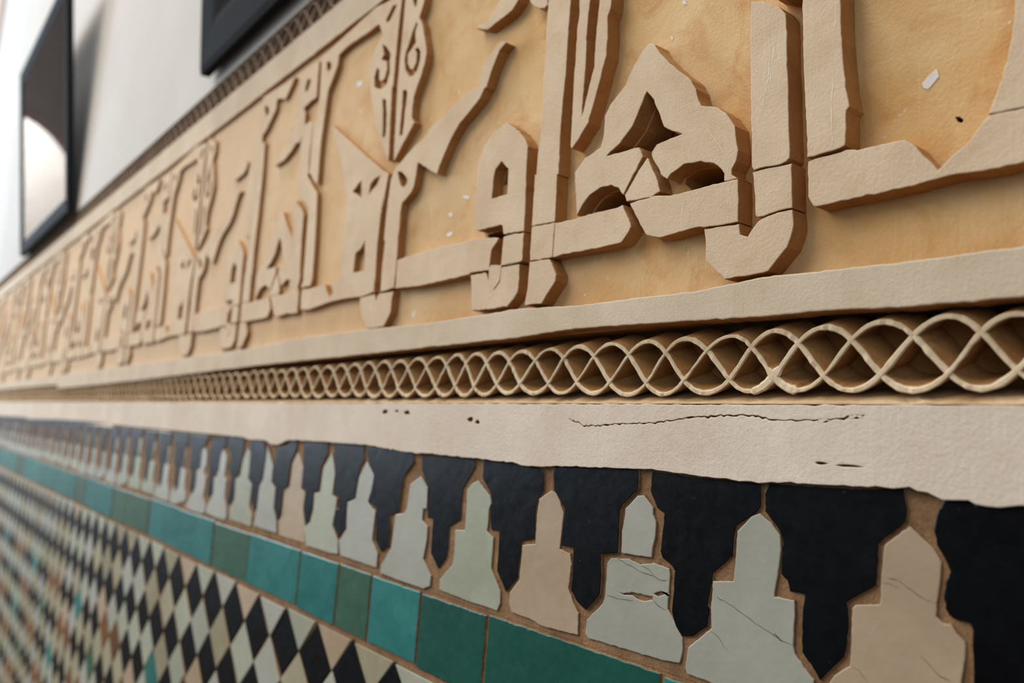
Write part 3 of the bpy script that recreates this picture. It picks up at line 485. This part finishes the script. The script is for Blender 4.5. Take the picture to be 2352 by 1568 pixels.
# ------------------------------------------------------------------ interlaced mouldings
def strands(parent, zc, amp, yf, yb, pitch0, crests, jitter, nseg, name, mats, x0, x1, th, rise=0.0, mend=None):
    r = rng(name)
    xs = [crests[0] + (pitch0 + 0) * k for k in range(8, 0, -1)] + list(crests)
    while xs[-1] > x0: xs.append(xs[-1] - pitch0 + r.gauss(0, jitter))
    n = len(xs)
    amps = [amp * (1 + r.gauss(0, 0.035)) for _ in xs]
    zoff = [r.gauss(0, 0.25) for _ in xs]
    for s in range(3):
        vs_, fs, mids = [], [], []
        prev = 0
        cnt = 0
        steps = []
        for i in range(n - 1):
            ns = nseg if xs[i] > -900 else (10 if xs[i] > -2000 else 6)
            for j in range(ns): steps.append((i, j / ns))
        pts = []
        for i, t in steps:
            x = xs[i] + (xs[i + 1] - xs[i]) * t
            ph = (i + t - s) * 2 * PI / 3
            a = amps[i] + (amps[i + 1] - amps[i]) * t
            zz = zc + zoff[i] + (zoff[i + 1] - zoff[i]) * t
            v = math.cos(ph)
            v = v + 0.10 * v * (1 - v * v)
            pts.append((x, zz + a * v))
        tw = th
        for q in range(len(pts)):
            p0, p1 = pts[max(q - 1, 0)], pts[min(q + 1, len(pts) - 1)]
            dx, dz = p1[0] - p0[0], p1[1] - p0[1]; l = math.hypot(dx, dz)
            nx_, nz_ = -dz / l, dx / l
            tw = tw * 0.8 + 0.2 * th * r.uniform(0.45, 1.75)
            h = tw / 2 + r.gauss(0, 0.06)
            f = yf + r.gauss(0, 0.00018)
            x, z = pts[q]
            if mend and abs(x - mend[0]) < mend[1] and z < mend[2]: h *= 1.9
            for off, yy in ((h * 1.35, yb), (h, f + 0.0007), (h * 0.55, f), (-h * 0.55, f), (-h, f + 0.0007), (-h * 1.35, yb)):
                vs_.append(((x + nx_ * off) / 1000, yy, (z + nz_ * off) / 1000 + (yy - yf) * rise))
            if q:
                a0, b0 = (q - 1) * 6, q * 6
                for e in range(5):
                    fs.append((a0 + e, a0 + e + 1, b0 + e + 1, b0 + e)); mids.append(0 if 1 <= e <= 3 else 1)
        mesh('strand', vs_, fs, mats, parent, mids=mids)

low = thing('interlaced_moulding', 'pierced moulding of interlaced wavy strands just above the white plaster band', 'moulding', (-0.3, 0.01, 0.03))
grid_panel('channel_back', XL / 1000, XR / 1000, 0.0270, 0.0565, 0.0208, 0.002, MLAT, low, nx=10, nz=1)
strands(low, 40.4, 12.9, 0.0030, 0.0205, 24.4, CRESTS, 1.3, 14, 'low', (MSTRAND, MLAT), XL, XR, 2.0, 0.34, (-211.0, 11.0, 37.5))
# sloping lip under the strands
vs_, fs = [], []
xs = xs_range(XL, XR, 5)
for i, x in enumerate(xs):
    j1, j2 = r.gauss(0, 0.25), r.gauss(0, 0.3)
    for y, z in ((0.0012, 22.2), (0.0014, 22.6 + j1), (0.0062, 25.0 + j2), (0.0206, 30.2)):
        vs_.append((x / 1000, y, z / 1000))
    if i:
        for e in range(3): fs.append(((i - 1) * 4 + e, (i - 1) * 4 + e + 1, i * 4 + e + 1, i * 4 + e))
mesh('sill', vs_, fs, MSILL, low)

up = thing('upper_moulding', 'narrow brown interlaced moulding along the top of the carved frieze', 'moulding', (-0.9, 0.01, 0.394))
grid_panel('channel_back', XL / 1000, XR / 1000, 0.3942, 0.4238, 0.0200, 0.009, MUP, up, nx=10, nz=1)
strands(up, 409.4, 13.2, 0.0025, 0.0195, 24.0, [-100.0], 1.2, 10, 'up', (MUP, MUP), XL, XR, 2.6)

# ------------------------------------------------------------------ white plaster band
wb = thing('plaster_band', 'cracked white plaster band between the pierced moulding and the black tiles', 'plaster band', (-0.3, 0, -0.01))
rb = rng('white')
slit_t = [(x, z + abs(rb.gauss(0.25, 0.25))) for x, z in densify_open(CRACK, 1.6, 0.12, rb)]
slit_b = [(x, z - abs(rb.gauss(0.1, 0.35)) - 0.12) for x, z in slit_t]
slit = slit_t + slit_b[::-1]
def blob(cx, cz, rx, rz, n=9):
    return [(cx + rx * math.cos(2 * PI * i / n) * rb.uniform(0.6, 1.2), cz + rz * math.sin(2 * PI * i / n) * rb.uniform(0.6, 1.2)) for i in range(n)]
pits = [blob(-537, 15.5, 5, 1.6), blob(-520, 16.2, 3.2, 1.0), blob(-505, 15.4, 4, 1.7), blob(-428, 11.8, 3.6, 1.8), blob(-420, 10.4, 2.4, 1.2), blob(-171, 17.1, 3.4, 0.6), blob(-184, 15.4, 2.0, 0.6), blob(-185, -1.2, 2.6, 0.5), blob(-173.5, -1.6, 5.0, 0.5)]
edge = densify_open(PLASTER_EDGE, 3.0, 0.2, rb)
edge = [(XL, -16)] + [p for p in edge if p[0] > XL] + [(XR, -12)]
xs = xs_range(XL, XR, 4)
top = [(x, 21.8 + rb.gauss(0, 0.16)) for x in xs]
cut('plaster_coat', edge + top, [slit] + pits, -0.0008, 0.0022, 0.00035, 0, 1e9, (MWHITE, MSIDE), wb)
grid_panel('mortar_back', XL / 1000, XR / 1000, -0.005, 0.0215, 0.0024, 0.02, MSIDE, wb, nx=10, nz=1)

# ------------------------------------------------------------------ stepped merlon tiles
mer = thing('merlon_tile_border', 'border of stepped black and pale interlocking tiles under the white plaster', 'tile border', (-0.3, 0.002, -0.098))
grid_panel('mortar_bed', XL / 1000, XR / 1000, -0.1004, -0.0055, 0.0027, 0.0205, MGROUT, mer, nx=60, nz=2)
TF, TD = 0.0015, 0.0045
rt = rng('tiles')
for i, o in enumerate(BLACK_TILES):
    cut('black_tile', o, [], TF + rt.gauss(0, 0.00025), TD, 0.0005, 0.10, 1.8, (MBLACK, MGROUT), mer, key='b%d' % i)
PM = {'pink': MPINK, 'grey': MGREY, 'green': MGREEN}
for i, (c, o) in enumerate(PALE_TILES):
    yf = TF + rt.gauss(0, 0.00025)
    ot = cut('pale_tile', o, TILE_CHIPS if i == 3 else [], yf, TD, 0.0005, 0.10, 1.8, (PM[c], MGROUT), mer, key='p%d' % i)
    for line in HAIRLINES.get(i, ()):
        V, Fc = [], []
        ln = densify_open(line, 2.0, 0.12, rt)
        for q, p in enumerate(ln):
            h = 0.14 * rt.uniform(0.5, 1.3) * (0.2 if q in (0, len(ln) - 1) else 1)
            V += [(p[0] / 1000, yf - 0.00008, (p[1] + h) / 1000), (p[0] / 1000, yf - 0.00008, (p[1] - h) / 1000)]
            if q: Fc.append((2 * q - 2, 2 * q - 1, 2 * q + 1, 2 * q))
        mesh('hairline_crack', V, Fc, MCRACK, ot)
def shift(o, dx, sx=1.0, cx=0.0): return [(cx + (x - cx) * sx + dx, z) for x, z in o]
bt, bc = BLACK_TILES[3], sum(x for x, z in BLACK_TILES[3]) / len(BLACK_TILES[3])
gt, gc = PALE_TILES[1][1], -220.0
far_b = [cut('black_tile', shift(BLACK_TILES[k], -bx), [], TF, TD, 0.0005, 0.0, 3.0, (MBLACK, MGROUT), mer, key='fb%d' % k) for k, bx in ((3, 0.0), (4, 0.0))]
flush()
far_p = []
for k, (pi, cc) in enumerate(((1, MGREY), (5, MGREY), (6, MGREY), (7, MGREEN))):
    far_p.append(cut('pale_tile', PALE_TILES[pi][1], [], TF, TD, 0.0005, 0.0, 3.0, (cc, MGROUT), mer, key='fp%d' % k))
flush()
pc = [-219.5, -421.0, -496.0, -566.0]
bcx = [-315.0, -385.0]
first_b, first_p = [True] * 2, [True] * 4
def put(lst, first, cen, x):
    k = rt.randrange(len(lst)); o = lst[k]
    if not first[k]:
        o = o.copy(); C.objects.link(o)
    first[k] = False; o.location.x = (x - cen[k]) / 1000
x = -966.0
while x > XL + 60:
    put(far_b, first_b, bcx, x); x -= 69.0 + rt.gauss(0, 1.5)
x = -813.0
while x > XL + 60:
    put(far_p, first_p, pc, x); x -= 69.0 + rt.gauss(0, 1.5)
for lst, fl in ((far_b, first_b), (far_p, first_p)):
    for o, f in zip(lst, fl):
        if f: bpy.data.objects.remove(o)
# ------------------------------------------------------------------ teal tile band
teal = thing('teal_tile_band', 'single course of glossy teal green tiles below the merlon border', 'tile band', (-0.3, 0.002, -0.15))
grid_panel('mortar_bed', XL / 1000, XR / 1000, -0.1500, -0.1006, 0.0027, 0.0205, MGROUT, teal, nx=60, nz=2)
J = [130.0, 20.0, -90.0, -178.0] + TEAL_JOINTS
while J[-1] > XL: J.append(J[-1] - rt.uniform(78, 128))
tm = [MTEAL, MTEAL, MTEAL, MTEAL, MDGREEN, MDGREEN, MTEAL, MOLIVE, MTEAL]
for i in range(len(J) - 1):
    m = tm[i] if i < len(tm) else rt.choice([MTEAL, MTEAL, MTEAL, MOLIVE])
    b, a = J[i] - 1.2, J[i + 1] + 1.2
    zt, zb = -102.0 + rt.gauss(0, 0.4), -147.8 + rt.gauss(0, 0.6)
    cut('tile', [(a, zb), (b, zb + rt.gauss(0, 0.4)), (b + 1.5, zt), (a + 1.5, zt + rt.gauss(0, 0.4))], [], TF + rt.gauss(0, 0.0003), TD, 0.0006, 0.16, 2.4, (m, MGROUT), teal, key='t%d' % i)
flush()

# ------------------------------------------------------------------ diamond mosaic
mos = thing('diamond_mosaic', 'mosaic of small black, cream and coloured diamond tiles at the bottom of the wall', 'mosaic', (-0.6, 0.002, -0.62))
grid_panel('mortar_bed', XL / 1000, XR / 1000, -0.80, -0.1502, 0.0027, 0.0205, MGROUT, mos, nx=60, nz=4)
PX, PZ, Z0, X0 = 61.0, 59.4, -180.5, -622.9
def diamond(r, half=False):
    hx, hz = PX / 2 - 1.1, PZ / 2 - 1.05
    c = [(-hx, 0), (0, -hz), (hx, 0), (0, hz)]
    if half: c = [(-hx + 1.0, 0), (0, -hz), (hx - 1.0, 0)]
    c = [(x + r.gauss(0, 0.6), z + r.gauss(0, 0.5)) for x, z in c]
    n = len(c); cx = sum(p[0] for p in c) / n; cz = sum(p[1] for p in c) / n
    ins = [(cx + (x - cx) * 0.965, cz + (z - cz) * 0.965) for x, z in c]
    V = [(x / 1000, 0.0, z / 1000) for x, z in ins] + [(x / 1000, 0.0005, z / 1000) for x, z in c] + [(x / 1000, TD, z / 1000) for x, z in c]
    Fc = [tuple(range(n))] + [(i, n + i, n + (i + 1) % n, (i + 1) % n) for i in range(n)] + [(n + i, 2 * n + i, 2 * n + (i + 1) % n, n + (i + 1) % n) for i in range(n)]
    return V, Fc, [0] * (n + 1) + [1] * n
rd = rng('diamonds')
CACHE = {}
def dmesh(mat, var, half):
    k = (mat.name, var, half)
    if k not in CACHE:
        V, Fc, mid = diamond(rng('d%d%d' % (var, half)), half)
        me = bpy.data.meshes.new('diamond'); me.from_pydata(V, [], Fc)
        me.materials.append(mat); me.materials.append(MGROUT)
        me.polygons.foreach_set('material_index', mid); me.update()
        CACHE[k] = me
    return CACHE[k]
spots = []
def pick(row, col):
    # rows counted in half pitches below the teal band
    if row % 2 == 1: return rd.choices([MCREAM, MGREY, MPINK, MGREEN], [6, 4, 1, 3])[0]
    if row in (0, 2): return MBLACK
    ph = (col + (row // 2) * 2) % 7
    if row >= 4 and ph in (0, 1): return MBROWN
    if row >= 4 and ph == 4: return MTEAL if row % 4 == 0 else MOLIVE
    return MBLACK
for row in range(-1, 20):
    z = Z0 - row * PZ / 2
    for col in range(-7, 60):
        x = X0 - (col + (0.5 if row % 2 else 0.0)) * PX
        if x > -250 - (row * 16): continue
        if x < -3300: continue
        half = row == -1
        zz = z - 1.5 if half else z
        dist = math.hypot(x, 300.0) + abs(z) * 0.3
        spots.append((dist, x + rd.gauss(0, 0.8), zz + rd.gauss(0, 0.6), pick(row, col), rd.randrange(5), half))
spots.sort(key=lambda s: s[0])
NEAR = 300
for d, x, z, m, v, h in spots[:NEAR]:
    o = link('tile', dmesh(m, v, h), mos)
    o.location = (x / 1000, TF + rd.gauss(0, 0.0003), z / 1000)
V, Fc, mid, mats = [], [], [], [MGROUT]
for d, x, z, m, v, h in spots[NEAR:]:
    a, b, c = diamond(rng('d%d%d' % (v, h)), h)
    if m not in mats: mats.append(m)
    k = len(V); V += [(p[0] + x / 1000, p[1] + TF, p[2] + z / 1000) for p in a]
    Fc += [tuple(i + k for i in f) for f in b]
    mid += [mats.index(m) if q == 0 else 0 for q in c]
mesh('far_tiles', V, Fc, mats, mos, stuff=True, mids=mid)

# ------------------------------------------------------------------ framed pictures
def picture(name, label, spec, bar, thick, group=None):
    s, z, wdt, hgt, th = spec
    t = thing(name, label, 'picture frame', (s + wdt / 2, -0.006, z), group)
    up_ = Vector((0, -math.sin(th), math.cos(th))); out = Vector((0, -math.cos(th), -math.sin(th)))
    base = Vector((s, -0.006, z))
    def at(u, v, d): return tuple(base + Vector((u, 0, 0)) + up_ * v + out * d)
    o = [(0, 0), (wdt, 0), (wdt, hgt), (0, hgt)]
    i_ = [(bar, bar), (wdt - bar, bar), (wdt - bar, hgt - bar), (bar, hgt - bar)]
    e = 0.003
    for k in range(4):
        a, b, c, d = o[k], o[(k + 1) % 4], i_[(k + 1) % 4], i_[k]
        def mid_(p, q, f): return (p[0] + (q[0] - p[0]) * f, p[1] + (q[1] - p[1]) * f)
        prof = []
        for (p, q) in ((a, d), (b, c)):
            prof.append([at(*p, 0), at(*p, thick - e), at(*mid_(p, q, 0.12), thick), at(*mid_(p, q, 0.80), thick - 0.0015), at(*q, thick - 0.004), at(*q, 0)])
        V = prof[0] + prof[1]; n = 6
        Fc = [(j, (j + 1) % n, n + (j + 1) % n, n + j) for j in range(n)] + [tuple(range(n))[::-1], tuple(range(n, 2 * n))]
        mesh('frame_bar', V, Fc, MFRAME, t)
    g = bar - 0.003
    q = [(g, g), (wdt - g, g), (wdt - g, hgt - g), (g, hgt - g)]
    mesh('print', [at(*p, 0.004) for p in q] + [at(*p, 0.001) for p in q], [(0, 1, 2, 3), (7, 6, 5, 4), (0, 4, 5, 1), (1, 5, 6, 2), (2, 6, 7, 3), (3, 7, 4, 0)], MPRINT, t)
    mesh('glass_pane', [at(*p, 0.0095) for p in q] + [at(*p, 0.0075) for p in q], [(0, 1, 2, 3), (7, 6, 5, 4), (0, 4, 5, 1), (1, 5, 6, 2), (2, 6, 7, 3), (3, 7, 4, 0)], MGLASS, t)
picture('picture_frame', 'black framed picture far along the wall, its glass reflecting bright daylight', FRAME_A, 0.036, FRAME_T)
picture('picture_frame', 'black framed picture cut off by the top edge, just above the brown moulding', FRAME_B, 0.058, FRAME_T)
bpy.context.view_layer.update()
